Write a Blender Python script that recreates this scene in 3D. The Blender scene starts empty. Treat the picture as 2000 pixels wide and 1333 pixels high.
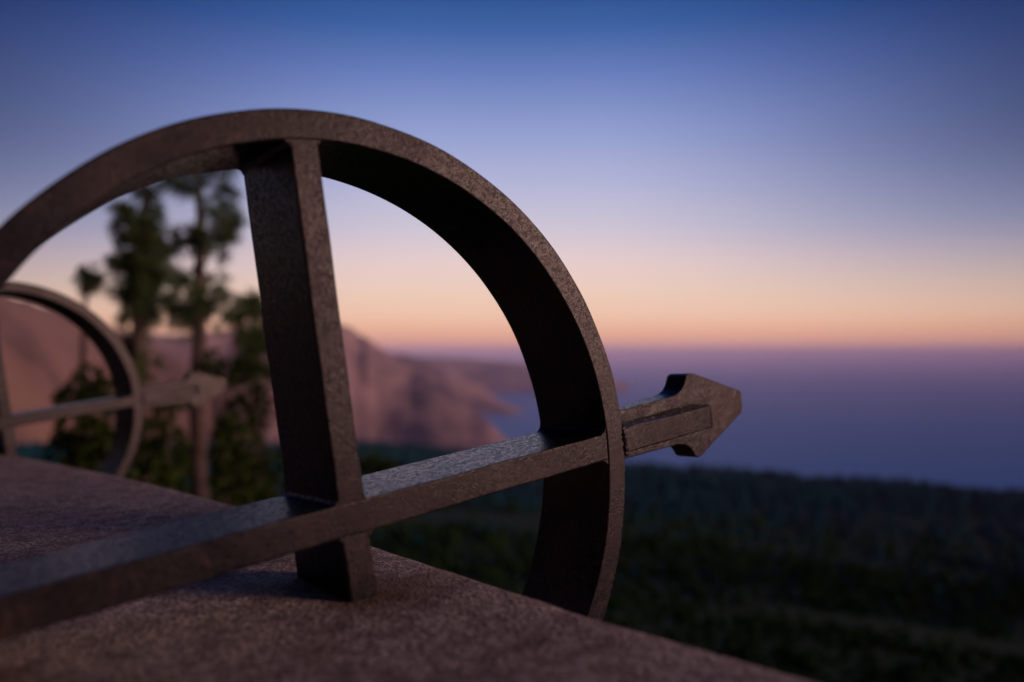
import bpy, bmesh, math, random
from mathutils import Vector, Matrix, noise

R = math.radians
SC = bpy.context.scene
COL = SC.collection
EYE = 1.6                      # camera height above the lookout floor
FPX = 1568.7                   # focal length in pixels of the 2000 px wide photograph
HORIZON = 690.0

# ------------------------------------------------------------------ camera
cam = bpy.data.cameras.new('camera')
cam.sensor_width = 36.0
cam.lens = FPX / 2000.0 * 36.0
cam.clip_start = 0.02
cam.clip_end = 300000.0
cam.dof.use_dof = True
cam.dof.focus_distance = 1.29
cam.dof.aperture_fstop = 1.42
cam.dof.aperture_blades = 0
cam_o = bpy.data.objects.new('camera', cam)
cam_o.location = (0, 0, EYE)
cam_o.rotation_euler = (R(90) + math.atan((HORIZON - 666.5) / FPX), 0, 0)
COL.objects.link(cam_o)
SC.camera = cam_o

# ------------------------------------------------------------------ view
SC.view_settings.view_transform = 'Standard'
SC.view_settings.look = 'None'
SC.view_settings.exposure = 0.0
SC.view_settings.gamma = 1.0
SC.view_settings.use_curve_mapping = False
SC.cycles.use_denoising = True
SC.cycles.max_bounces = 6
SC.cycles.volume_bounces = 2
SC.cycles.sample_clamp_indirect = 4.0


def lin(c):
    o = []
    for v in c[:3]:
        v /= 255.0
        o.append(v / 12.92 if v <= 0.04045 else ((v + 0.055) / 1.055) ** 2.4)
    return (o[0], o[1], o[2], 1.0)


# ------------------------------------------------------------------ sky (dusk, after sunset)
world = bpy.data.worlds.new('World')
SC.world = world
world.use_nodes = True
wn, wl = world.node_tree.nodes, world.node_tree.links
wn.clear()


def wmath(op, a=None, b=None, clamp=False):
    n = wn.new('ShaderNodeMath'); n.operation = op; n.use_clamp = clamp
    for i, v in enumerate((a, b)):
        if v is None:
            continue
        if isinstance(v, (int, float)):
            n.inputs[i].default_value = v
        else:
            wl.new(v, n.inputs[i])
    return n.outputs[0]


def wrange(v, a, b, c, d, kind='SMOOTHSTEP'):
    n = wn.new('ShaderNodeMapRange'); n.interpolation_type = kind
    wl.new(v, n.inputs['Value'])
    for k, x in (('From Min', a), ('From Max', b), ('To Min', c), ('To Max', d)):
        n.inputs[k].default_value = x
    return n.outputs['Result']


tc = wn.new('ShaderNodeTexCoord')
sx = wn.new('ShaderNodeSeparateXYZ')
wl.new(tc.outputs['Generated'], sx.inputs[0])
elev = wmath('MULTIPLY', wmath('ARCSINE', sx.outputs['Z']), 180 / math.pi)
azim = wmath('MULTIPLY', wmath('ARCTAN2', sx.outputs['X'], sx.outputs['Y']), 180 / math.pi)
SKY = [(-6, (160, 106, 134)), (-1.0, (196, 144, 146)), (-0.1, (216, 156, 144)), (0.8, (244, 176, 145)), (1.6, (250, 188, 152)), (2.6, (249, 204, 174)),
       (4.4, (243, 210, 190)), (6.4, (234, 209, 206)), (8.8, (208, 200, 215)), (11.8, (182, 184, 217)),
       (15.3, (148, 161, 209)), (19, (107, 129, 190)), (22, (64, 100, 164)), (25, (36, 76, 137)), (34, (24, 54, 110)),
       (50, (24, 44, 92)), (84, (20, 36, 76))]
ramp = wn.new('ShaderNodeValToRGB')
cr = ramp.color_ramp
E0, E1 = -6.0, 84.0
while len(cr.elements) < len(SKY):
    cr.elements.new(0.5)
for e, (d, c) in zip(cr.elements, SKY):
    e.position = (d - E0) / (E1 - E0)
for i, (d, c) in enumerate(SKY):
    cr.elements[i].position = (d - E0) / (E1 - E0)
    cr.elements[i].color = lin(c)
wl.new(wrange(elev, E0, E1, 0, 1, 'LINEAR'), ramp.inputs[0])
# the twilight glow stands ahead; the sky dims away from it, most of all higher up
away = wmath('ABSOLUTE', wmath('ADD', azim, 0.5))
dim_hi = wrange(away, 5.0, 42.0, 1.0, 0.24)
dim_lo = wrange(away, 12.0, 75.0, 1.0, 0.40)
hi = wrange(elev, 1.0, 15.0, 0.0, 1.0)
mixf = wn.new('ShaderNodeMix'); mixf.data_type = 'FLOAT'
wl.new(hi, mixf.inputs[0]); wl.new(dim_lo, mixf.inputs[2]); wl.new(dim_hi, mixf.inputs[3])
bg = wn.new('ShaderNodeBackground')
tint = wn.new('ShaderNodeMix'); tint.data_type = 'RGBA'; tint.blend_type = 'MULTIPLY'
wl.new(wmath('MULTIPLY', wrange(away, 4.0, 40.0, 0.0, 1.0), wrange(elev, 1.5, 9.0, 0.0, 1.0)), tint.inputs[0])
wl.new(ramp.outputs[0], tint.inputs[6]); tint.inputs[7].default_value = (0.60, 0.72, 1.0, 1)
wl.new(tint.outputs[2], bg.inputs['Color'])
wl.new(mixf.outputs[0], bg.inputs['Strength'])
wo = wn.new('ShaderNodeOutputWorld')
wl.new(bg.outputs[0], wo.inputs['Surface'])

# ------------------------------------------------------------------ last warm light from the right
sun = bpy.data.lights.new('sun', 'SUN')
sun.energy = 1.4
sun.angle = R(17)
sun.color = (1.0, 0.65, 0.53)
sun_o = bpy.data.objects.new('sun', sun)
SAZ, SEL = R(103), R(12)
sd = Vector((math.sin(SAZ) * math.cos(SEL), math.cos(SAZ) * math.cos(SEL), math.sin(SEL)))
sun_o.rotation_euler = sd.to_track_quat('Z', 'Y').to_euler()
COL.objects.link(sun_o)


# ------------------------------------------------------------------ helpers
def px(x, y, d):
    """a point of the place, seen at photograph pixel x, y, d metres ahead"""
    pit = math.atan((HORIZON - 666.5) / FPX)
    c = Vector(((x - 1000) / FPX, 1.0, -(y - 666.5) / FPX))
    w = Vector((c.x, c.y * math.cos(pit) - c.z * math.sin(pit), c.y * math.sin(pit) + c.z * math.cos(pit)))
    w *= d / w.y
    return Vector((w.x, w.y, w.z + EYE))


def link(name, me, m, parent=None, smooth=False):
    o = bpy.data.objects.new(name, me)
    COL.objects.link(o)
    if m:
        me.materials.append(m)
    if parent:
        o.parent = parent
    if smooth:
        for p in me.polygons:
            p.use_smooth = True
    return o


def from_bm(name, bm, m, parent=None, smooth=False):
    bmesh.ops.recalc_face_normals(bm, faces=bm.faces)
    me = bpy.data.meshes.new(name)
    bm.to_mesh(me); bm.free()
    return link(name, me, m, parent, smooth)


def from_lists(name, vs, fs, m, parent=None, smooth=False):
    me = bpy.data.meshes.new(name)
    me.from_pydata(vs, [], fs)
    me.update()
    return link(name, me, m, parent, smooth)


def tag(o, label, cat, group=None):
    o['label'] = label; o['category'] = cat
    if group:
        o['group'] = group
    return o


def empty(name, loc):
    o = bpy.data.objects.new(name, None)
    o.empty_display_size = 0.1
    o.location = loc
    COL.objects.link(o)
    return o


class M:
    """small node-material builder"""
    def __init__(s, name):
        s.m = bpy.data.materials.new(name); s.m.use_nodes = True
        s.n, s.l = s.m.node_tree.nodes, s.m.node_tree.links
        s.b = s.n['Principled BSDF']
        s.co = s.n.new('ShaderNodeTexCoord').outputs['Object']

    def noise(s, scale, detail=4, rough=0.55, vec=None):
        t = s.n.new('ShaderNodeTexNoise')
        t.inputs['Scale'].default_value = scale; t.inputs['Detail'].default_value = detail
        t.inputs['Roughness'].default_value = rough
        s.l.new(vec or s.co, t.inputs['Vector'])
        return t.outputs['Fac']

    def voro(s, scale, out='Distance'):
        t = s.n.new('ShaderNodeTexVoronoi'); t.inputs['Scale'].default_value = scale
        s.l.new(s.co, t.inputs['Vector'])
        return t.outputs[out]

    def ramp(s, fac, stops):
        r = s.n.new('ShaderNodeValToRGB')
        while len(r.color_ramp.elements) < len(stops):
            r.color_ramp.elements.new(0.5)
        for i, (p, c) in enumerate(stops):
            r.color_ramp.elements[i].position = p
            r.color_ramp.elements[i].color = (c[0], c[1], c[2], 1)
        s.l.new(fac, r.inputs[0])
        return r.outputs[0]

    def mix(s, fac, a, b, mode='MIX'):
        x = s.n.new('ShaderNodeMix'); x.data_type = 'RGBA'; x.blend_type = mode
        if isinstance(fac, (int, float)):
            x.inputs[0].default_value = fac
        else:
            s.l.new(fac, x.inputs[0])
        for i, v in ((6, a), (7, b)):
            if isinstance(v, tuple):
                x.inputs[i].default_value = (v[0], v[1], v[2], 1)
            else:
                s.l.new(v, x.inputs[i])
        return x.outputs[2]

    def math(s, op, a, b=0.0):
        x = s.n.new('ShaderNodeMath'); x.operation = op
        for i, v in enumerate((a, b)):
            if isinstance(v, (int, float)):
                x.inputs[i].default_value = v
            else:
                s.l.new(v, x.inputs[i])
        return x.outputs[0]

    def bump(s, h, strength, dist, prev=None):
        b = s.n.new('ShaderNodeBump')
        b.inputs['Strength'].default_value = strength; b.inputs['Distance'].default_value = dist
        s.l.new(h, b.inputs['Height'])
        if prev:
            s.l.new(prev, b.inputs['Normal'])
        return b.outputs[0]

    def done(s, color=None, rough=None, normal=None, spec=None, metal=None):
        for k, v in (('Base Color', color), ('Roughness', rough), ('Normal', normal),
                     ('Specular IOR Level', spec), ('Metallic', metal)):
            if v is None:
                continue
            if isinstance(v, (int, float)):
                s.b.inputs[k].default_value = v
            elif isinstance(v, tuple):
                s.b.inputs[k].default_value = (v[0], v[1], v[2], 1)
            else:
                s.l.new(v, s.b.inputs[k])
        return s.m


# ------------------------------------------------------------------ materials
def mat_iron(name, base, tip=False, spec=0.27):
    k = M(name)
    n1 = k.noise(7, 6, 0.65); n2 = k.noise(52, 5, 0.6); n3 = k.noise(290, 3, 0.7); n4 = k.noise(700, 2, 0.6)
    a, b, d = base
    c = k.ramp(n1, [(0.38, a), (0.50, b), (0.64, d)])
    c = k.mix(k.ramp(n2, [(0.56, (0, 0, 0)), (0.74, (0.7, 0.7, 0.7))]), c, (0.085, 0.046, 0.030))
    if tip:                                     # the point is worn to bare, browner metal
        sp = k.n.new('ShaderNodeSeparateXYZ'); k.l.new(k.co, sp.inputs[0])
        e = k.math('ADD', sp.outputs['X'], k.math('MULTIPLY', n2, 0.16))
        c = k.mix(k.ramp(e, [(0.845, (0, 0, 0)), (0.90, (0.85, 0.85, 0.85))]), c, (0.052, 0.032, 0.019))
    sp2 = k.ramp(k.noise(125, 3, 0.75), [(0.40, (0.42, 0.40, 0.42)), (0.50, (0.9, 0.9, 0.9)), (0.62, (1.5, 1.4, 1.35))])
    c = k.mix(k.ramp(k.noise(5, 3, 0.6), [(0.40, (0.15, 0.15, 0.15)), (0.62, (0.80, 0.80, 0.80))]), c, sp2, 'MULTIPLY')
    pit = k.ramp(n3, [(0.54, (0, 0, 0)), (0.62, (1, 1, 1))])
    c = k.mix(k.math('MULTIPLY', pit, 0.75), c, (0.010, 0.008, 0.009))
    chip = k.ramp(k.noise(31, 5, 0.75), [(0.685, (0, 0, 0)), (0.71, (1, 1, 1))])
    c = k.mix(k.math('MULTIPLY', chip, 0.8), c, (0.16, 0.105, 0.080))
    pt2 = k.ramp(k.noise(120, 4, 0.8), [(0.49, (0, 0, 0)), (0.58, (1, 1, 1))])
    pit = k.mix(0.65, pit, pt2, 'LIGHTEN')
    r = k.mix(pit, k.ramp(n2, [(0.4, (0.20, 0.20, 0.20)), (0.6, (0.26, 0.26, 0.26))]), (0.56, 0.56, 0.56))
    v = k.bump(k.noise(24, 5, 0.6), 0.30 if tip else 0.06, 0.009)
    v = k.bump(n2, 0.04, 0.003, v)
    v = k.bump(n3, 0.6, 0.0007, v)
    v = k.bump(k.noise(125, 3, 0.75), 0.25, 0.0012, v)
    v = k.bump(n4, 0.4, 0.0006, v)
    k.b.inputs['Specular Tint'].default_value = (1.0, 0.86, 0.88, 1)
    return k.done(c, r, v, spec)


def mat_stone():
    k = M('granular_stone')
    def spot(p, rad):
        d = k.n.new('ShaderNodeVectorMath'); d.operation = 'DISTANCE'
        k.l.new(k.co, d.inputs[0]); d.inputs[1].default_value = p
        e = k.math('ADD', k.math('DIVIDE', d.outputs['Value'], rad), k.math('MULTIPLY', k.noise(14, 5, 0.7), 0.9))
        return k.ramp(e, [(0.62, (0.85, 0.85, 0.85)), (1.0, (0, 0, 0))])
    n1 = k.noise(3.0, 5, 0.6); n2 = k.noise(130, 4, 0.75); v = k.voro(190); n3 = k.noise(26, 5, 0.7); n4 = k.noise(8, 6, 0.7)
    c = k.ramp(n2, [(0.36, (0.11, 0.085, 0.085)), (0.48, (0.60, 0.47, 0.46)), (0.58, (0.82, 0.67, 0.65)), (0.66, (0.90, 0.78, 0.75))])
    c = k.mix(k.ramp(n3, [(0.40, (0.75, 0.75, 0.75)), (0.54, (0, 0, 0))]), c, (0.28, 0.21, 0.21))
    c = k.mix(k.ramp(n4, [(0.55, (0, 0, 0)), (0.72, (0.6, 0.6, 0.6))]), c, (0.40, 0.275, 0.215))
    cell = k.ramp(k.voro(210, 'Color'), [(0.12, (0.35, 0.33, 0.34)), (0.3, (1, 1, 1)), (0.8, (1, 1, 1)), (0.95, (1.5, 1.4, 1.4))])
    c = k.mix(0.8, c, cell, 'MULTIPLY')
    c = k.mix(0.7, c, k.ramp(n1, [(0.3, (0.72, 0.68, 0.68)), (0.7, (1.15, 1.08, 1.02))]), 'MULTIPLY')
    for p, rad in STAINS:
        c = k.mix(spot(p, rad), c, k.mix(n2, (0.07, 0.038, 0.026), (0.33, 0.19, 0.125)))
    nn = k.bump(n3, 0.6, 0.012)
    nn = k.bump(n2, 0.8, 0.006, nn)
    nn = k.bump(v, 0.5, 0.004, nn)
    return k.done(c, 0.92, nn, 0.12)


def mat_noise(name, a, b, scale, rough=0.9, bump=None, c3=None):
    k = M(name)
    n = k.noise(scale, 6, 0.62)
    stops = [(0.33, a), (0.66, b)] if c3 is None else [(0.3, a), (0.52, b), (0.7, c3)]
    nn = k.bump(n, bump[0], bump[1]) if bump else None
    return k.done(k.ramp(n, stops), rough, nn, 0.1)


STAINS = [((-0.16, 1.03, EYE - 0.31), 0.19), ((-1.76, 2.96, EYE - 0.36), 0.24), ((-0.55, 0.72, EYE - 0.31), 0.24)]
IRON = mat_iron('weathered_iron', ((0.003, 0.0026, 0.004), (0.012, 0.0095, 0.011), (0.036, 0.027, 0.026)))
IRON_TIP = mat_iron('worn_iron', ((0.004, 0.004, 0.004), (0.012, 0.009, 0.009), (0.028, 0.020, 0.017)), True, 0.32)
IRON_RIB = mat_iron('dark_iron', ((0.003, 0.003, 0.003), (0.009, 0.007, 0.007), (0.028, 0.020, 0.017)), False, 0.28)
STONE = mat_stone()
NEEDLE = mat_noise('pine_needles', (0.040, 0.078, 0.034), (0.150, 0.200, 0.065), 2.2, 0.8)
LEAF = mat_noise('shrub_leaves', (0.014, 0.030, 0.008), (0.090, 0.125, 0.024), 1.1, 0.8)
BARK = mat_noise('pine_bark', (0.06, 0.042, 0.038), (0.20, 0.135, 0.120), 9, 0.9, (0.7, 0.02))
SOIL = mat_noise('hillside_soil', (0.008, 0.022, 0.010), (0.016, 0.036, 0.018), 0.06, 0.95)
FOREST = mat_noise('haze_tinted_needles', (0.004, 0.056, 0.092), (0.010, 0.078, 0.108), 0.008, 0.95)  # the blue of distant haze is put into this base colour
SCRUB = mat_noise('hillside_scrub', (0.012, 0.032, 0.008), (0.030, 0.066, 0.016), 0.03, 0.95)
ROCK = mat_noise('mountain_rock', (0.18, 0.118, 0.140), (0.58, 0.36, 0.33), 0.0036, 0.95, (0.3, 12.0), (0.82, 0.47, 0.33))  # purplish dark and warm pale patches put haze, shade and highlights into the colour
HILL = mat_noise('hill_rock', (0.09, 0.055, 0.052), (0.30, 0.175, 0.150), 0.006, 0.95, (0.3, 8.0), (0.38, 0.22, 0.17))
FLOOR = mat_noise('lookout_paving', (0.16, 0.13, 0.12), (0.26, 0.21, 0.19), 2.0, 0.9)
SEAM = mat_noise('sea_water', (0.008, 0.30, 0.90), (0.010, 0.32, 0.93), 0.0006, 0.5)
SEAM.node_tree.nodes['Principled BSDF'].inputs['Specular IOR Level'].default_value = 0.36


# ------------------------------------------------------------------ setting: sea, ground, mountains
def smooth(a, b, x):
    t = max(0.0, min(1.0, (x - a) / (b - a)))
    return t * t * (3 - 2 * t)


def interp(tab, x):
    if x <= tab[0][0]:
        return tab[0][1]
    for (x0, y0), (x1, y1) in zip(tab, tab[1:]):
        if x <= x1:
            return y0 + (y1 - y0) * (x - x0) / (x1 - x0)
    return tab[-1][1]


SEA_Z = EYE - 300.0


def build_sea():
    vs, fs = [], []
    rings = [500, 1500, 3000, 6000, 12000, 25000, 45000, 70000]
    n = 96
    for r in rings:
        for i in range(n):
            a = 2 * math.pi * i / n
            vs.append((r * math.cos(a), r * math.sin(a), SEA_Z))
    for k in range(len(rings) - 1):
        for i in range(n):
            j = (i + 1) % n
            fs.append((k * n + i, (k + 1) * n + i, (k + 1) * n + j, k * n + j))
    vs.append((0, 0, SEA_Z))
    for i in range(n):
        fs.append((len(vs) - 1, i, (i + 1) % n))
    o = from_lists('sea', vs, fs, SEAM)
    o['kind'] = 'structure'


# depression (degrees) of the far forest edge by azimuth
EDGE = [(-60, 5.0), (-25, 6.0), (-10, 6.6), (0, 7.5), (8, 7.95), (20, 8.35), (32, 8.5), (60, 9.0)]


def ground_z(az, d):
    """terrain height relative to the eye; az in degrees from straight ahead"""
    e = interp(EDGE, az)
    left = smooth(-10, -17, az)
    de = 620.0
    zf = -math.tan(R(e)) * de
    t = [(0, -2.3), (3, -2.5), (8, -4.6 + 2.2 * left), (20, -9.3 + 4.0 * left), (45, -17.5 + 6 * left), (110, -33 + 9 * left),
         (280, 0.60 * zf - 6), (de, zf), (de + 250, zf - 90), (de + 900, -299.0), (1700, -301.5), (3000, -306)]
    z = interp(t, d)
    z += noise.noise(Vector((d * math.sin(R(az)), d * math.cos(R(az)), 0)) * 0.02) * min(4.0, d * 0.02)
    # an unseen rise, added behind on the left to keep sky off the iron
    a = ((az + 128 + 180) % 360) - 180
    up = smooth(84, 48, abs(a)) * smooth(7, 40, d)
    zr = min(120.0, (d - 7) * 0.62) if d > 7 else -2.3
    if d > 400:
        zr = 120.0 - (d - 400) * 0.25
    zr = max(zr, z)
    return z * (1 - up) + zr * up


def build_ground():
    ds = [0.01, 3, 5, 8, 11, 15, 20, 27, 35, 45, 60, 80, 110, 150, 200, 260, 330, 410, 500, 570, 610, 640, 690, 760, 870, 1000, 1250, 1500, 1700, 3000]
    n = 180
    vs, fs = [], []
    for d in ds:
        for i in range(n):
            az = -180 + 360.0 * i / n
            vs.append((d * math.sin(R(az)), d * math.cos(R(az)), EYE + ground_z(az, d)))
    for k in range(len(ds) - 1):
        for i in range(n):
            j = (i + 1) % n
            fs.append((k * n + i, k * n + j, (k + 1) * n + j, (k + 1) * n + i))
    o = from_lists('ground', vs, fs, SOIL, None, True)
    o['kind'] = 'structure'


def mountain(name, prof, foot, seed, rough, mat, nd=46, step=4):
    """prof: (pixel x, pixel y of the ridge, ridge distance); foot: nearest distance as a share of the ridge distance"""
    xs = list(range(prof[0][0], prof[-1][0] + 1, step))
    ty = [(p[0], p[1]) for p in prof]; td = [(p[0], p[2]) for p in prof]
    vs, fs = [], []
    base = SEA_Z - EYE - 2
    for x in xs:
        yy, dd = interp(ty, x), interp(td, x)
        top = -(yy - HORIZON) / FPX * dd
        f = interp(foot, x)
        for k in range(nd):
            t = k / (nd - 1) * 1.6
            d = dd * (f + (1 - f) * t)
            X = (x - 1000) / FPX * d
            P = Vector((X, d, seed))
            if t <= 1:
                s = t ** 1.15
            else:
                s = max(0.0, 1 - (t - 1) / 0.6)
                s = s * s * (3 - 2 * s)
            z = base + (top - base) * s
            g = noise.fractal(P * rough, 0.9, 2.1, 5) * (top - base) * 0.17 * min(1, 4 * t) * (1 - 0.75 * smooth(0.8, 1.0, t))
            rg = abs(noise.noise(Vector((X * rough * 1.7, d * rough * 0.6, seed + 5)))) * (top - base) * 0.15 * math.sin(min(1, t) * math.pi)
            vs.append((X, d, EYE + max(base, z + g - rg)))
    for i in range(len(xs) - 1):
        for k in range(nd - 1):
            a = i * nd + k
            fs.append((a, a + nd, a + nd + 1, a + 1))
    o = from_lists(name, vs, fs, mat, None, True)
    o['kind'] = 'structure'
    return o


build_sea()
build_ground()
mountain('hill', [(-700, 500, 800), (-300, 525, 950), (-100, 546, 1100), (0, 562, 1250), (100, 597, 1400), (200, 636, 1550), (260, 662, 1600),
                  (330, 690, 1650), (420, 730, 1700), (520, 770, 1750)],
         [(-700, 0.5), (0, 0.5), (520, 0.7)], 1.7, 0.0040, HILL)
mountain('mountains', [(120, 668, 2700), (200, 652, 2650), (300, 648, 2700), (400, 648, 2800), (500, 640, 3000), (600, 634, 3100), (650, 630, 3150), (672, 633, 3150),
                       (688, 641, 3150), (704, 655, 3130), (718, 660, 3110), (736, 676, 3100), (770, 702, 3050), (800, 716, 3020), (840, 728, 2960), (880, 762, 2880),
                       (920, 800, 2800), (950, 818, 2740), (985, 856, 2660), (1010, 878, 2600)],
         [(120, 0.62), (400, 0.62), (700, 0.80), (900, 0.84), (1010, 0.93)], 3.1, 0.0022, ROCK)
mountain('mountains', [(600, 664, 4700), (700, 678, 4700), (770, 692, 4700), (800, 694, 4650), (840, 706, 4600), (870, 716, 4560), (900, 736, 4500), (940, 758, 4400), (980, 784, 4300), (1010, 798, 4250), (1040, 806, 4200)],
         [(600, 0.8), (1040, 0.92)], 5.3, 0.0018, ROCK, 40)
mountain('far_mountains', [(560, 668, 7400), (690, 682, 7300), (780, 696, 7200), (850, 699, 7000), (930, 703, 6900), (1000, 708, 6800), (1060, 716, 6700), (1150, 732, 6600), (1230, 750, 6500)],
         [(560, 0.86), (1230, 0.9)], 9.7, 0.0011, ROCK, 30)

# ------------------------------------------------------------------ lookout parapet and terrace
CX, CY = -10.62, -7.504        # the middle of the round lookout
TH0 = math.atan2(1.003 - CY, -0.196 - CX)


def wall_top(th):
    """height of the parapet top: it falls very slightly along the arc"""
    return EYE - 0.308 - 0.0055 * max(-12, min(30, math.degrees(th - TH0)))


def build_parapet():
    ro, ri, bev = 13.660, 12.55, 0.045
    prof = [(ri, None), (ri, -0.05)]
    prof += [(ri + 0.04, 0.0)]
    k = 22
    for i in range(1, k):
        prof.append((ri + 0.04 + (ro - bev - ri - 0.04) * i / k, 0.0))
    for i in range(0, 7):
        a = math.pi / 2 * i / 6
        prof.append((ro - bev + bev * math.sin(a), -bev + bev * math.cos(a)))
    prof.append((ro, -0.2)); prof.append((ro, None))
    ths = []
    t = -150.0
    while t < 210.0 - 0.01:
        ths.append(t)
        t += 0.2 if -14 < t < 22 else 2.0
    n = len(ths)
    vs, fs = [], []
    for t in ths:
        th = TH0 + R(t)
        w = wall_top(th)
        if t > 22 or t < -14:
            w = EYE - 0.308
            w -= 0.0055 * (max(0, 22 - max(0, t - 22) * 0.2) if t > 0 else -max(0, 12 - (-14 - t) * 0.2))
        grow = 0.034 * smooth(-0.7, -2.5, t) if t < 0 else 0.0
        for r, dz in prof:
            r = r + grow if r > 13.5 else r
            z = EYE - 3.4 if dz is None else w + dz
            p = Vector((CX + r * math.cos(th), CY + r * math.sin(th), z))
            if dz is not None and -14 < t < 22:
                j = noise.noise(p * 7) * 0.0012 + noise.noise(p * 45) * 0.0011
                p.z += j
                if dz < -0.001:
                    p += Vector((math.cos(th), math.sin(th), 0)) * j
            vs.append(p)
    m = len(prof)
    for i in range(n):
        j = (i + 1) % n
        for q in range(m - 1):
            fs.append((i * m + q, i * m + q + 1, j * m + q + 1, j * m + q))
    o = from_lists('stone_parapet', vs, fs, STONE, None, True)
    tag(o, 'broad rough pinkish brown stone parapet curving round the lookout', 'wall')
    # terrace inside the parapet
    vs, fs = [], []
    for i in range(96):
        a = 2 * math.pi * i / 96
        vs.append((CX + 12.7 * math.cos(a), CY + 12.7 * math.sin(a), 0.0))
    for i in range(96):
        a = 2 * math.pi * i / 96
        vs.append((CX + 12.7 * math.cos(a), CY + 12.7 * math.sin(a), -1.7))
    fs.append(tuple(range(96)))
    for i in range(96):
        fs.append((i, 96 + i, 96 + (i + 1) % 96, (i + 1) % 96))
    o = from_lists('terrace', vs, fs, FLOOR)
    o['kind'] = 'structure'


build_parapet()

# ------------------------------------------------------------------ iron ornaments: ring, cross bars, arrow head
T = 0.1625                      # depth of the flat bars
RO, RW = 0.4876, 0.0379         # ring radius, thickness
CU, CV = 0.0063, 0.0234         # ring centre from the crossing
HB, HV = 0.0208, 0.0186         # half thickness of shaft and upright
BASE = 0.115                    # the empty stands this far under the crossing


def bevel_box(bm, x0, x1, y0, y1, z0, z1, b=0.0022, cuts=0, axis=0, shift=None):
    q = bmesh.new()
    bmesh.ops.create_cube(q, size=1.0)
    for v in q.verts:
        v.co = Vector((x0 + (v.co.x + .5) * (x1 - x0), y0 + (v.co.y + .5) * (y1 - y0), z0 + (v.co.z + .5) * (z1 - z0)))
    if cuts:
        ed = [e for e in q.edges if abs((e.verts[0].co - e.verts[1].co)[axis]) > 1e-6 and
              all(abs((e.verts[0].co - e.verts[1].co)[k]) < 1e-6 for k in range(3) if k != axis)]
        bmesh.ops.subdivide_edges(q, edges=ed, cuts=cuts, use_grid_fill=True)
    sharp = [e for e in q.edges if e.calc_face_angle(0) > 0.5]
    bmesh.ops.bevel(q, geom=sharp, offset=b, segments=2, affect='EDGES', profile=0.6)
    if shift:
        for v in q.verts:
            v.co += shift(v.co)
    me = bpy.data.meshes.new('tmp'); q.to_mesh(me); q.free()
    bm.from_mesh(me); bpy.data.meshes.remove(me)


def wob(amp, s):
    def f(p):
        return noise.noise_vector(p * s) * amp
    return f


def ring_bm():
    bm = bmesh.new()
    n, b = 220, 0.0024
    ri, ro = RO - RW, RO
    sec = [(ri + b, 0), (ro - b, 0), (ro - b * .3, b * .3), (ro, b), (ro, T - b), (ro - b * .3, T - b * .3), (ro - b, T), (ri + b, T),
           (ri + b * .3, T - b * .3), (ri, T - b), (ri, T * 0.5), (ri, b), (ri + b * .3, b * .3)]
    rows = []
    for i in range(n):
        a = 2 * math.pi * i / n
        row = []
        for r, y in sec:
            p = Vector((CU + r * math.cos(a), y, CV + r * math.sin(a)))
            p += noise.noise_vector(p * 11) * 0.0012
            p.z += BASE
            row.append(bm.verts.new(p))
        rows.append(row)
    for i in range(n):
        A, B = rows[i], rows[(i + 1) % n]
        for k in range(len(sec)):
            l = (k + 1) % len(sec)
            bm.faces.new((A[k], A[l], B[l], B[k]))
    return bm


def fillet(bm, c, sx, sz, r, y0=0.0014, y1=T - 0.0014):
    """welded inside corner at (x, z) = c opening towards (sx, sz)"""
    n, m = 6, 12
    rows = []
    for j in range(m + 1):
        y = y0 + (y1 - y0) * j / m
        rr = r * (1 + 0.22 * noise.noise(Vector((c[0] * 31, y * 60, c[1] * 31))))
        row = [bm.verts.new((c[0] - sx * 0.002, y, c[1] - sz * 0.002 + BASE))]
        for i in range(n + 1):
            a = math.pi / 2 * i / n
            x = c[0] + sx * (rr - rr * math.sin(a)); z = c[1] + sz * (rr - rr * math.cos(a))
            row.append(bm.verts.new((x, y, z + BASE)))
        rows.append(row)
    k = n + 2
    for j in range(m):
        for i in range(k):
            l = (i + 1) % k
            bm.faces.new((rows[j][i], rows[j][l], rows[j + 1][l], rows[j + 1][i]))
    bm.faces.new(rows[0]); bm.faces.new(list(reversed(rows[-1])))


def bead(bm, pts, r):
    """irregular weld bead along points (x, y, z)"""
    n = 7
    rows = []
    for i, p in enumerate(pts):
        p = Vector(p)
        d = (Vector(pts[min(i + 1, len(pts) - 1)]) - Vector(pts[max(i - 1, 0)])).normalized()
        a = d.orthogonal().normalized(); b = d.cross(a)
        rr = r * (0.85 + 0.4 * noise.noise(p * 90) + 0.15 * (i % 2))
        rows.append([bm.verts.new(p + (a * math.cos(2 * math.pi * k / n) + b * math.sin(2 * math.pi * k / n)) * rr + Vector((0, 0, BASE))) for k in range(n)])
    for i in range(len(rows) - 1):
        for k in range(n):
            l = (k + 1) % n
            bm.faces.new((rows[i][k], rows[i][l], rows[i + 1][l], rows[i + 1][k]))
    bm.faces.new(rows[0]); bm.faces.new(list(reversed(rows[-1])))


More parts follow.
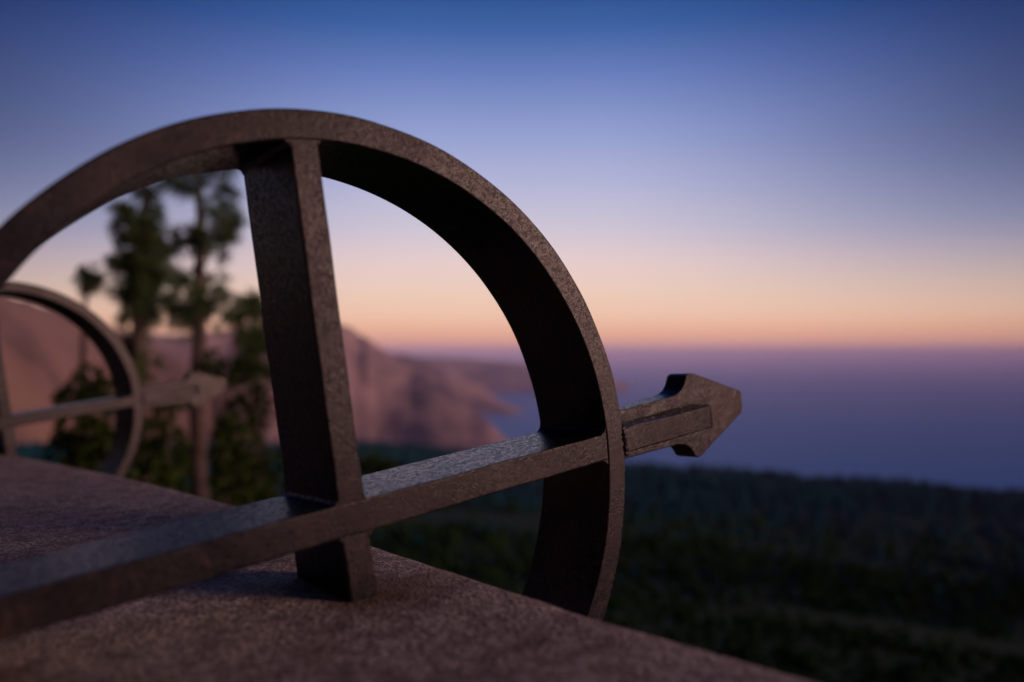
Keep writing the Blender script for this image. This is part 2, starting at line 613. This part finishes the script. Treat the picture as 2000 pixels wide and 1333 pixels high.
def plate_bm():
    top = [(0.480, 0.041), (0.560, 0.042), (0.640, 0.043), (0.690, 0.044), (0.708, 0.0465), (0.721, 0.052), (0.730, 0.060), (0.735, 0.068),
           (0.739, 0.0755), (0.747, 0.079), (0.760, 0.0775), (0.800, 0.0620), (0.850, 0.0420), (0.897, 0.0235), (0.902, 0.018)]
    bot = [(0.900, -0.012), (0.893, -0.022), (0.845, -0.042), (0.795, -0.0625), (0.757, -0.0795), (0.746, -0.081), (0.737, -0.077), (0.731, -0.066),
           (0.723, -0.057), (0.711, -0.050), (0.690, -0.046), (0.640, -0.0445), (0.560, -0.043), (0.480, -0.042)]
    out = top + bot
    y0, y1, b = 0.056, 0.104, 0.0022
    bm = bmesh.new()
    f = [bm.verts.new((x, y0, z + BASE)) for x, z in out]
    g = [bm.verts.new((x, y1, z + BASE)) for x, z in out]
    bm.faces.new(f); bm.faces.new(list(reversed(g)))
    for i in range(len(out)):
        j = (i + 1) % len(out)
        bm.faces.new((f[i], g[i], g[j], f[j]))
    bmesh.ops.recalc_face_normals(bm, faces=bm.faces)
    sharp = [e for e in bm.edges if len(e.link_faces) == 2 and any(len(x.verts) > 4 for x in e.link_faces)]
    bmesh.ops.bevel(bm, geom=sharp, offset=b, segments=2, affect='EDGES', profile=0.6)
    return bm


def rib_bm(y0, y1):
    bm = bmesh.new()
    bevel_box(bm, 0.484, 0.742, y0, y1, -0.0195 + BASE, 0.0215 + BASE, 0.0024, 14, 0, wob(0.0016, 17))
    # the end of the rib is ground down towards the tip
    for v in bm.verts:
        if v.co.x > 0.725:
            v.co.y += (v.co.x - 0.725) * (0.5 if y0 < 0.03 and v.co.y < 0.03 else (-0.5 if y1 > 0.13 and v.co.y > 0.13 else 0))
    return bm


def shade(o, ang=14):
    for p in o.data.polygons:
        p.use_smooth = True
    o.data.set_sharp_from_angle(angle=R(ang))


def make_ornament():
    t = empty('compass_ornament', (0, 0, 0))
    shade(from_bm('ring', ring_bm(), IRON, t))
    bm = bmesh.new()
    e = 0.0012
    bevel_box(bm, -RO + RW + CU - 0.006, RO - RW + CU + 0.006, e, T - e, -HB + BASE, HB + BASE, 0.0028, 30, 0, wob(0.0011, 13))
    shade(from_bm('shaft', bm, IRON, t))
    bm = bmesh.new()
    g = 0.0020
    bevel_box(bm, -HV, HV, g, T - g, HB - 0.003 + BASE, CV + RO - RW + 0.004 + BASE, 0.0028, 14, 2, wob(0.0011, 13))
    bevel_box(bm, -HV, HV, g, T - g, -0.17 + BASE, -HB + 0.003 + BASE, 0.0028, 6, 2, wob(0.0011, 13))
    shade(from_bm('upright', bm, IRON, t))
    h = from_bm('arrowhead', plate_bm(), IRON_TIP, t)
    shade(h)
    shade(from_bm('rib', rib_bm(0.002, 0.058), IRON_RIB, h))
    shade(from_bm('rib', rib_bm(0.102, T - 0.002), IRON_RIB, h))
    inner = RO - RW

    def weld(*corners):
        bm = bmesh.new()
        for c in corners:
            fillet(bm, *c)
        shade(from_bm('weld', bm, IRON, t), 40)
    weld(((HV, HB), 1, 1, 0.007), ((-HV, HB), -1, 1, 0.007), ((HV, -HB), 1, -1, 0.008), ((-HV, -HB), -1, -1, 0.008))
    zt = CV + math.sqrt(inner ** 2 - (HV + abs(CU)) ** 2)
    weld(((HV, zt), 1, -1, 0.008), ((-HV, zt - 0.001), -1, -1, 0.008))
    xr = CU + math.sqrt(inner ** 2 - (HB + CV) ** 2)
    xr2 = CU + math.sqrt(inner ** 2 - (HB - CV) ** 2)
    weld(((xr2, HB), -1, 1, 0.013), ((xr, -HB), -1, -1, 0.012))
    bm = bmesh.new()
    for sz in (1, -1):
        z = sz * 0.0200
        bead(bm, [(0.4955, 0.004 + 0.052 * i / 12, z + 0.0015 * sz) for i in range(13)], 0.0060)
        z = sz * 0.043
        bead(bm, [(0.4925, 0.056 + 0.048 * i / 10, z) for i in range(11)], 0.0060)
    bead(bm, [(0.4945 + 0.001 * math.sin(i * 2.1), 0.003, -0.024 + 0.048 * i / 14) for i in range(15)], 0.0075)
    shade(from_bm('weld', bm, IRON, t), 40)
    return t


def copy_tree(o, parent=None):
    c = o.copy(); COL.objects.link(c)
    if parent:
        c.parent = parent
        c.matrix_parent_inverse = o.matrix_parent_inverse.copy()
    for ch in list(o.children):
        copy_tree(ch, c)
    return c


ROT = Matrix(((0.76876624, -0.62731109, -0.12441566), (0.62741589, 0.77748016, -0.04328857), (0.12388611, -0.04478157, 0.99128545)))
ORN = make_ornament()


def place(o, origin, yaw):
    rot = Matrix.Rotation(yaw, 3, 'Z') @ ROT
    o.matrix_world = Matrix.Translation(Vector(origin) + rot @ Vector((0, 0, -BASE))) @ rot.to_4x4()


GRP = 'ringed arrow ornaments along the parapet'
far = copy_tree(ORN)
place(ORN, (-0.1961, 1.0032, EYE - 0.20656), 0.0)
tag(ORN, 'large dark iron ring with cross bars and arrowhead, nearest on the parapet', 'ornament', GRP)
place(far, (-1.8140, 2.8890, EYE - 0.2490), 0.182855)
tag(far, 'smaller looking blurred iron ring with arrowhead, farther along the parapet by the pines', 'ornament', GRP)


# ------------------------------------------------------------------ pines and shrubs beyond the parapet
def tube(vs, fs, pts, n=7):
    """tapered tube; pts: (Vector, radius)"""
    base = len(vs)
    for i, (p, r) in enumerate(pts):
        d = (pts[min(i + 1, len(pts) - 1)][0] - pts[max(i - 1, 0)][0]).normalized()
        a = d.orthogonal().normalized(); b = d.cross(a)
        for k in range(n):
            t = 2 * math.pi * k / n
            vs.append(p + (a * math.cos(t) + b * math.sin(t)) * r)
    for i in range(len(pts) - 1):
        for k in range(n):
            l = (k + 1) % n
            fs.append((base + i * n + k, base + i * n + l, base + (i + 1) * n + l, base + (i + 1) * n + k))
    fs.append(tuple(base + (len(pts) - 1) * n + k for k in range(n)))


def tuft(vs, fs, p, axis, n, length, width, spread, rnd):
    a = axis.orthogonal().normalized(); b = axis.cross(a)
    for _ in range(n):
        t = rnd.uniform(0, 2 * math.pi); s = spread * math.sqrt(rnd.random())
        d = (axis + (a * math.cos(t) + b * math.sin(t)) * s).normalized()
        w = d.cross(Vector((rnd.gauss(0, 1), rnd.gauss(0, 1), rnd.gauss(0, 1)))).normalized() * width
        L = length * rnd.uniform(0.6, 1.1)
        droop = Vector((0, 0, -0.12 * L))
        q = p + d * rnd.uniform(0, 0.12) * L
        k = len(vs)
        vs.extend((q - w * .5, q + w * .5, q + d * L * .6 + w * .6, q + d * L + droop, q + d * L * .6 - w * .6))
        fs.append((k, k + 1, k + 2, k + 3, k + 4))


def rand_dir(rnd, up=0.3):
    return Vector((rnd.gauss(0, 1), rnd.gauss(0, 1), rnd.gauss(0, 1) + up)).normalized()


def pine(name, d, trunk, clumps, rnd, dens=1.0, needle=0.24):
    """trunk: (px, py, radius in m) from the ground up; clumps: (px, py, r_px, depth offset)"""
    f0 = px(trunk[0][0], trunk[0][1], d)
    o = empty(name, f0)
    vs, fs = [], []
    tp = [(px(x, y, d) - f0, r) for x, y, r in trunk]
    dense = []
    for (p0, r0), (p1, r1) in zip(tp, tp[1:]):
        for i in range(5):
            dense.append((p0.lerp(p1, i / 5) + noise.noise_vector((p0.lerp(p1, i / 5) + f0) * 1.3) * 0.03, r0 + (r1 - r0) * i / 5))
    dense.append(tp[-1])
    tube(vs, fs, dense, 9)
    cs = []
    for x, y, r, dy in clumps:
        c = px(x, y, d + dy) - f0
        cs.append((c, 1.18 * r * (d + dy) / FPX))
    bvs, bfs = [], []
    side_v, side_f = [], []
    for c, r in cs:
        low = [q for q in dense if q[0].z < c.z - 0.1] or [dense[0]]
        q = max(low, key=lambda s: s[0].z - 0.35 * ((s[0] - c).length))
        mid = q[0].lerp(c, 0.5) + Vector((0, 0, -0.06))
        tube(bvs, bfs, [(q[0], min(q[1] * .6, 0.035)), (mid, 0.02), (c, 0.010)], 6)
        for f in (0.55, 0.75, 0.9):
            tuft(side_v, side_f, mid.lerp(c, f) + rand_dir(rnd) * 0.05, rand_dir(rnd, 0.9), 26, needle * 1.1, 0.0065, 1.5, rnd)
    nvs, nfs = side_v, side_f
    for c, r in cs:
        k = max(3, int(19 * dens * (r / 0.3) ** 2))
        for _ in range(k):
            q = c + rand_dir(rnd, 0) * r * (rnd.random() ** 0.45) * 0.85
            ax = ((q - c).normalized() * 0.8 + rand_dir(rnd, 0.7) * 0.7).normalized()
            tube(bvs, bfs, [(c.lerp(q, 0.2), 0.006), (q, 0.004)], 4)
            tuft(nvs, nfs, q, ax, 34, needle, 0.0075, 1.3, rnd)
    k = len(vs)                                 # the limbs belong to the trunk
    vs += bvs; fs += [tuple(i + k for i in f) for f in bfs]
    from_lists('trunk', vs, fs, BARK, o, True)
    from_lists('crown', nvs, nfs, NEEDLE, o)
    return o


def shrub(name, d, x, y, blobs, rnd, size=0.10, dens=1.0, mat=None):
    """leafy shrub rooted at px x, y; blobs: (px, py, r_px)"""
    f0 = px(x, y, d)
    o = empty(name, f0)
    vs, fs, lv, lf = [], [], [], []
    for bx, by, br in blobs:
        c = px(bx, by, d + rnd.uniform(-.3, .3)) - f0
        r = br * d / FPX
        tube(vs, fs, [(Vector((rnd.uniform(-.1, .1), rnd.uniform(-.1, .1), 0)), 0.03), (c * 0.5 + Vector((0, 0, .05)), 0.02), (c, 0.008)], 6)
        for _ in range(int(60 * dens * (r / 0.3) ** 2) + 14):
            q = c + rand_dir(rnd, 0.1) * r * (rnd.random() ** 0.4)
            ax = ((q - c).normalized() + rand_dir(rnd, 0.6) * .8).normalized()
            tuft(lv, lf, q, ax, 9, size, size * 0.16, 1.2, rnd)
    from_lists('stems', vs, fs, BARK, o, True)
    from_lists('foliage', lv, lf, mat or LEAF, o)
    return o


rnd = random.Random(7)
PG = 'pines beyond the parapet'
tag(pine('pine_tree', 11.0, [(396, 1010, 0.125), (388, 900, 0.112), (386, 800, 0.105), (388, 690, 0.095), (390, 600, 0.085), (391, 500, 0.07), (389, 400, 0.055), (386, 340, 0.04), (384, 290, 0.025)],
         [(440, 436, 36, .3), (428, 452, 28, -.3), (452, 450, 24, 0), (357, 462, 26, -.3), (378, 476, 22, .2), (346, 480, 18, 0), (432, 372, 22, 0), (444, 392, 15, .2), (408, 352, 20, .2), (372, 362, 20, -.4),
          (340, 354, 24, .3), (346, 330, 20, 0), (386, 306, 32, 0), (430, 322, 26, .1),
          (412, 548, 22, .2), (420, 588, 24, -.2), (406, 618, 28, .2), (366, 592, 24, -.3), (360, 614, 24, .2), (372, 556, 20, .3), (352, 560, 16, -.3), (380, 636, 22, 0), (412, 500, 16, .1)],
         rnd, 0.85), 'tall pine with a pinkish trunk and loose crown rising behind the far arrowhead', 'tree', PG)
tag(pine('pine_tree', 12.5, [(282, 1000, 0.13), (276, 860, 0.12), (272, 740, 0.11), (268, 660, 0.10), (272, 560, 0.085), (278, 470, 0.06), (283, 390, 0.035), (285, 330, 0.02)],
         [(284, 372, 22, 0), (290, 398, 22, .2), (276, 352, 18, 0), (256, 430, 32, -.2), (282, 432, 34, .3), (238, 420, 18, 0), (246, 446, 26, .2), (288, 462, 34, -.2), (270, 474, 32, .3), (300, 482, 22, 0), (296, 510, 28, 0), (270, 522, 34, .2),
          (244, 514, 26, -.2), (236, 502, 18, .2), (262, 548, 32, 0), (296, 546, 32, -.3), (322, 530, 22, .2), (318, 566, 26, .3), (284, 582, 34, .2), (254, 584, 24, -.2), (242, 570, 18, 0), (262, 612, 24, 0), (300, 606, 24, .3),
          (328, 598, 22, 0), (320, 492, 16, .2), (272, 640, 18, 0), (258, 700, 20, .2), (286, 720, 22, -.2), (264, 668, 18, .2)],
         rnd, 0.95), 'bushy dark pine left of the pink trunked pine, seen through the big ring', 'tree', PG)
tag(pine('pine_sapling', 12.0, [(150, 900, 0.05), (158, 780, 0.045), (164, 660, 0.04), (169, 590, 0.028), (176, 540, 0.012)],
         [(176, 540, 17, 0), (168, 546, 13, .1), (185, 546, 13, -.1), (176, 534, 12, 0), (174, 570, 7, 0)], rnd, 2.0, 0.15), 'thin young pine with one round tuft on a bare stem', 'tree', PG)
tag(pine('pine_tree', 14.0, [(508, 1000, 0.09), (505, 860, 0.08), (500, 740, 0.07), (494, 660, 0.05), (488, 600, 0.03), (485, 575, 0.015)],
         [(486, 584, 13, 0), (480, 600, 13, .1), (466, 618, 17, -.2), (458, 628, 14, .1), (504, 604, 17, .2), (516, 620, 14, 0), (520, 650, 18, .2), (494, 664, 20, -.2), (512, 690, 24, 0), (470, 668, 16, .2), (480, 720, 18, 0), (524, 740, 20, 0)],
         rnd, 1.7), 'small pine with a pointed top beside the upright of the big ring', 'tree', PG)

SG = 'shrubs beyond the parapet'
SPOTS = [
    ('dark green shrub inside the far ring, above its shaft', 8.0, 180, 980, [(178, 742, 30), (160, 770, 40), (205, 770, 34), (140, 800, 32), (190, 800, 40)]),
    ('low dark shrub under the shaft of the far ring', 6.5, 150, 960, [(150, 850, 40), (185, 870, 34), (125, 875, 30), (215, 845, 26), (170, 890, 40)]),
    ('yellowish green shrub above the tip of the far arrowhead', 10.0, 430, 960, [(420, 706, 22), (450, 718, 26), (410, 728, 22), (470, 730, 18), (440, 742, 20)]),
    ('dark shrub between the far ring and the pine trunk', 7.5, 320, 990, [(300, 840, 34), (330, 820, 36), (338, 870, 28), (310, 900, 42), (336, 915, 28), (290, 890, 26), (335, 780, 20)]),
    ('low olive shrub between the pine trunk and the big upright', 8.5, 450, 1010, [(450, 840, 30), (474, 870, 36), (444, 890, 26), (480, 920, 40), (448, 940, 30), (510, 940, 36), (530, 905, 28)]),
    ('grey green shrub against the left side of the big upright', 9.5, 500, 1000, [(490, 770, 26), (520, 790, 22), (470, 800, 24), (505, 830, 24), (540, 960, 28)]),
    ('dense dark shrub filling the gap below the far arrowhead', 7.0, 415, 1010, [(444, 880, 26), (450, 925, 30), (462, 955, 36), (446, 985, 30), (490, 985, 36), (438, 835, 16)]),
    ('dark bush behind the foot of the far ring', 6.0, 250, 960, [(240, 905, 34), (275, 925, 40), (225, 880, 26), (300, 950, 40), (334, 960, 28), (200, 915, 30)]),
    ('bright green shrub just right of the big upright, above the shaft', 10.0, 744, 1010, [(742, 906, 24), (722, 915, 24), (762, 916, 20), (735, 940, 36), (765, 945, 28)]),
]
for lab, d, x, y, blobs in SPOTS:
    tag(shrub('shrub', d, x, y, blobs, rnd, 0.10, 1.0), lab, 'shrub', SG)


# ------------------------------------------------------------------ the wood on the slopes below: one mass
def build_forest():
    r = random.Random(21)
    vs, fs = [], []
    def tree(x, y, z, h, w, tiers, n):
        # a rounded, ragged crown of drooping whorls
        for t in range(tiers):
            u = t / tiers
            b = z + h * (0.10 + 0.74 * u)
            top = z + h * min(1.0, 0.10 + 0.74 * u + 0.36)
            rad = w * (0.80 + 0.55 * u - 1.05 * u * u)
            c = len(vs)
            vs.append((x + r.uniform(-.12, .12) * w, y + r.uniform(-.12, .12) * w, top))
            for i in range(n):
                a = 2 * math.pi * (i + r.uniform(-.3, .3)) / n
                q = rad * (r.uniform(.85, 1.1) if i % 2 else r.uniform(.5, .75))
                vs.append((x + q * math.cos(a), y + q * math.sin(a), b + r.uniform(-.05, .07) * h))
            for i in range(n):
                fs.append((c, c + 1 + i, c + 1 + (i + 1) % n))
    def scatter(count, d0, d1, a0, a1, hh):
        for _ in range(count):
            d = math.sqrt(r.uniform(d0 * d0, d1 * d1)); az = r.uniform(a0, a1)
            z = EYE + ground_z(az, d) - 0.6
            h = hh * min(1.0, max(0.22, d / 480.0)) * r.choice((.45, .6, .7, .8, .9, 1.0, 1.25)) * r.uniform(.9, 1.1)
            tree(d * math.sin(R(az)), d * math.cos(R(az)), z, h, h * r.uniform(.42, .62), 5 if d < 200 else 3, 11 if d < 200 else 7)
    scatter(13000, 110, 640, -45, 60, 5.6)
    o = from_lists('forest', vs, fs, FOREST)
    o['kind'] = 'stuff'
    tag(o, 'pine wood on the far slopes, tinted blue for the haze, ending at the sea', 'forest')
    vs.clear(); fs.clear()
    scatter(3600, 22, 60, -45, 60, 4.0)
    scatter(4200, 30, 100, -45, 60, 5.5)
    scatter(4200, 100, 190, -45, 60, 7.0)
    scatter(1800, 190, 300, -45, 60, 6.0)
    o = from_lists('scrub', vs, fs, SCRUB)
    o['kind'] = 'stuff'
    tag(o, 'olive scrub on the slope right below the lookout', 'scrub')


build_forest()

# ------------------------------------------------------------------ the evening haze
HZ = 72000.0
vs = [(sx_ * HZ, sy_ * HZ, z) for z in (SEA_Z - 10, EYE + 125) for sx_, sy_ in ((-1, -1), (1, -1), (1, 1), (-1, 1))]
fs = [(3, 2, 1, 0), (4, 5, 6, 7), (0, 1, 5, 4), (1, 2, 6, 5), (2, 3, 7, 6), (3, 0, 4, 7)]
hm = bpy.data.materials.new('evening_haze'); hm.use_nodes = True
hn, hl = hm.node_tree.nodes, hm.node_tree.links
hn.remove(hn['Principled BSDF'])
pv = hn.new('ShaderNodeVolumePrincipled')
pv.inputs['Color'].default_value = (1.0, 0.80, 1.0, 1)
pv.inputs['Density'].default_value = 0.00008
pv.inputs['Anisotropy'].default_value = 0.89
hl.new(pv.outputs[0], hn['Material Output'].inputs['Volume'])
hz = from_lists('haze', vs, fs, hm)
hz['kind'] = 'stuff'
hz['label'] = 'thin evening haze over the sea and mountains'
hz['category'] = 'haze'
